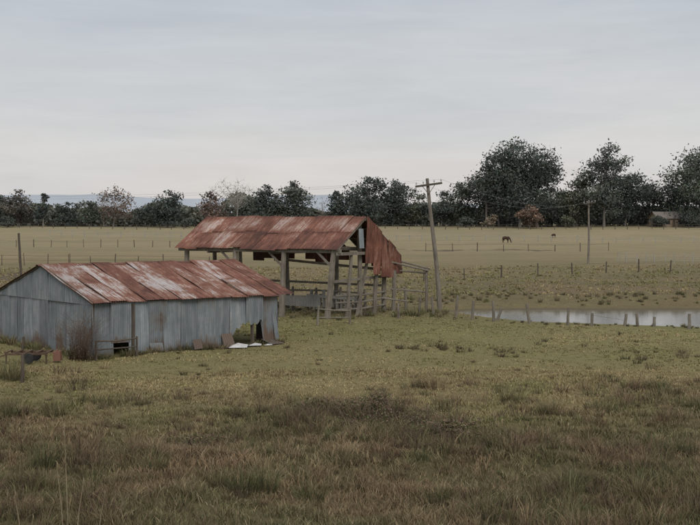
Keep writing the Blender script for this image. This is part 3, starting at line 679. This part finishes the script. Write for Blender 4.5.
for i in range(120):
    p=B0+D*random.uniform(-1,10)+P*random.uniform(-.8,6); edge.append((p.x,p.y,random.uniform(.4,1.0)))
for i in range(60):
    x=random.uniform(2,20); y=float(np.interp(x,[2,6,8,12,20],[63,60.5,59,57.2,55.6]))+random.uniform(-1.2,.3); edge.append((x,y,random.uniform(.2,.5)))
for i in range(30): edge.append((random.uniform(2.2,5.2),random.uniform(61,64.5),random.uniform(.5,1.2)))
for i in range(190):
    x=random.uniform(3,30); edge.append((x,random.uniform(71,75.5),random.uniform(.3,.9)))
pp+=tussocks(edge,34,(.3,.5),.16,[(.155,.155,.07),(.21,.17,.10),(.13,.115,.065)],.014)
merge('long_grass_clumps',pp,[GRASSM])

def thicket(name,cx,cy,rx,ry,h,n,cols,leaf=.04,stems=60,seed=0):
    mb=MB(); 
    for i in range(stems):
        a=random.uniform(0,6.283); q=math.sqrt(random.random()); x=cx+rx*q*math.cos(a); y=cy+ry*q*math.sin(a); z=hz(x,y); hh=h*random.uniform(.5,1.1)*(1-.4*q)
        lx,ly=random.uniform(-.3,.3)*h,random.uniform(-.3,.3)*h
        mb.tube([(x,y,z-.02),(x+lx*.4,y+ly*.4,z+hh*.6),(x+lx,y+ly,z+hh)],[.008,.006,.003],4,1,(.13,.095,.07))
        for k in range(4):
            t=random.uniform(.3,1); b0=Vector((x+lx*t,y+ly*t,z+hh*t*.95)); mb.tube([b0,b0+Vector((random.uniform(-.3,.3)*h,random.uniform(-.3,.3)*h,random.uniform(.0,.3)*h))],[.004,.002],3,1,(.14,.10,.075))
    rr=np.random.default_rng(seed+n); a=rr.uniform(0,6.283,n); q=np.abs(rr.normal(0,.48,n)); x=cx+rx*q*np.cos(a); y=cy+ry*q*np.sin(a)
    keep=(vnoise(x,y,.6,52)>.38); x=x[keep];y=y[keep];q=q[keep]; n=len(x)
    hh=h*np.maximum(.25,1-.55*q**2)*(.35+1.0*vnoise(x,y,.5,51)); uz=rr.random(n)**.7; z=H(x,y)+hh*uz; pos=np.stack([x,y,z],1)
    n1=rr.normal(size=(n,3)); n1/=np.linalg.norm(n1,axis=1)[:,None]; n2=np.cross(n1,rr.normal(size=(n,3))); n2/=np.linalg.norm(n2,axis=1)[:,None]; sz=leaf*rr.uniform(.5,1.2,n)[:,None]
    qd=np.stack([pos-n1*sz,pos-n2*sz*.5,pos+n1*sz,pos+n2*sz*.5],1).reshape(-1,3)
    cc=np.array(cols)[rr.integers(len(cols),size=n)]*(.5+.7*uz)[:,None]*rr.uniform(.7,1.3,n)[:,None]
    V=np.concatenate([np.array([tuple(v) for v in mb.v]),qd]); Cc=np.concatenate([np.array(mb.c),np.repeat(cc,4,0)])
    qf=np.array([f for f in mb.f if len(f)==4]); lf=np.arange(n*4).reshape(-1,4)+len(mb.v)
    np_mesh(name,V,[qf,lf],Cc,[LEAF,BARK],np.concatenate([np.ones(len(qf)),np.zeros(n)]))
BC=[(.14,.10,.07),(.16,.105,.08),(.11,.11,.055),(.20,.15,.095),(.10,.115,.05)]
thicket('bramble_patch',.7,29.8,1.9,1.9,.65,8000,BC,.03,90); thicket('bramble_patch',2.3,28.6,1.6,1.6,.45,4200,BC,.03,50,1); thicket('bramble_patch',-.7,31,1.5,1.4,.45,3400,BC,.03,50,2)
thicket('bramble_patch',-3.6,27,1.2,1.0,.35,1300,BC,.03,30,3)
thicket('bare_shrub',-9.75,43.3,.5,.45,2.1,1700,[(.19,.14,.105),(.15,.12,.08)],.032,90)
mb=MB()
for (x,y,h,lx) in [(-4.55,19.2,1.75,-.05),(-4.4,19.1,.9,.12),(-5.25,19.0,.75,-.1),(-4.1,19.4,.6,.1),(-5.1,18.9,.4,.06),(-4.65,19.3,1.1,-.1)]:
    z=hz(x,y); mb.tube([(x,y,z-.03),(x+lx*.4,y,z+h*.5),(x+lx,y,z+h)],[.011,.008,.004],5); 
    mb.tube([(x+lx,y,z+h),(x+lx+.01,y,z+h+.05),(x+lx,y,z+h+.1)],[.006,.012,.003],5)
mb.build('dead_weed_stems',[m_plain('dry_stem',(.27,.22,.14))])

# ------------------------------------------------------------------ world, sun, camera
SE,SR=math.radians(42),math.radians(165)
w=bpy.data.worlds.new('World'); scene.world=w; w.use_nodes=True; nt=w.node_tree; bg=nt.nodes['Background']; bg.inputs[1].default_value=.1
sky=N(nt,'ShaderNodeTexSky'); sky.sky_type='NISHITA'; sky.sun_disc=False; sky.sun_elevation=SE; sky.sun_rotation=SR; sky.dust_density=3
tc=N(nt,'ShaderNodeTexCoord').outputs['Generated']; sp=N(nt,'ShaderNodeSeparateXYZ'); L(nt,tc,sp.inputs[0])
cn=noise(nt,mapping(nt,tc,(2.2,2.2,13)),1.3,5,.55,.4); cn2=noise(nt,mapping(nt,tc,(5,5,36)),1.5,5,.6,.5)
zz=math_(nt,'ADD',sp.outputs['Z'],math_(nt,'MULTIPLY',math_(nt,'SUBTRACT',cn.outputs[0],.5),.14))
rp=ramp(nt,[(0,(.70,.665,.64)),(.05,(.68,.665,.655)),(.11,(.60,.615,.635)),(.19,(.50,.54,.585)),(.45,(.64,.665,.70)),(1,(.92,.93,.95))]); L(nt,zz,rp.inputs[0])
br=math_(nt,'ADD',9.1,math_(nt,'MULTIPLY',cn2.outputs[0],2.2)); cb=N(nt,'ShaderNodeCombineColor')
for i in range(3): L(nt,br,cb.inputs[i])
cl=mix(nt,1.0,rp.outputs[0],cb.outputs[0],'MULTIPLY')
L(nt,mix(nt,.93,sky.outputs[0],cl),bg.inputs[0])
sd=bpy.data.lights.new('sun','SUN'); sd.energy=1.3; sd.angle=math.radians(24); sd.color=(1,.95,.88); so=bpy.data.objects.new('sun',sd); scene.collection.objects.link(so)
dirv=Vector((math.sin(SR)*math.cos(SE),math.cos(SR)*math.cos(SE),math.sin(SE))); so.rotation_euler=dirv.to_track_quat('Z','Y').to_euler(); so.location=dirv*50
cd=bpy.data.cameras.new('camera'); cd.lens=61.7; cd.sensor_width=36; cd.clip_end=20000; co=bpy.data.objects.new('camera',cd); scene.collection.objects.link(co)
co.location=(0,0,5.1); co.rotation_euler=(math.radians(90-2.12),0,0); scene.camera=co
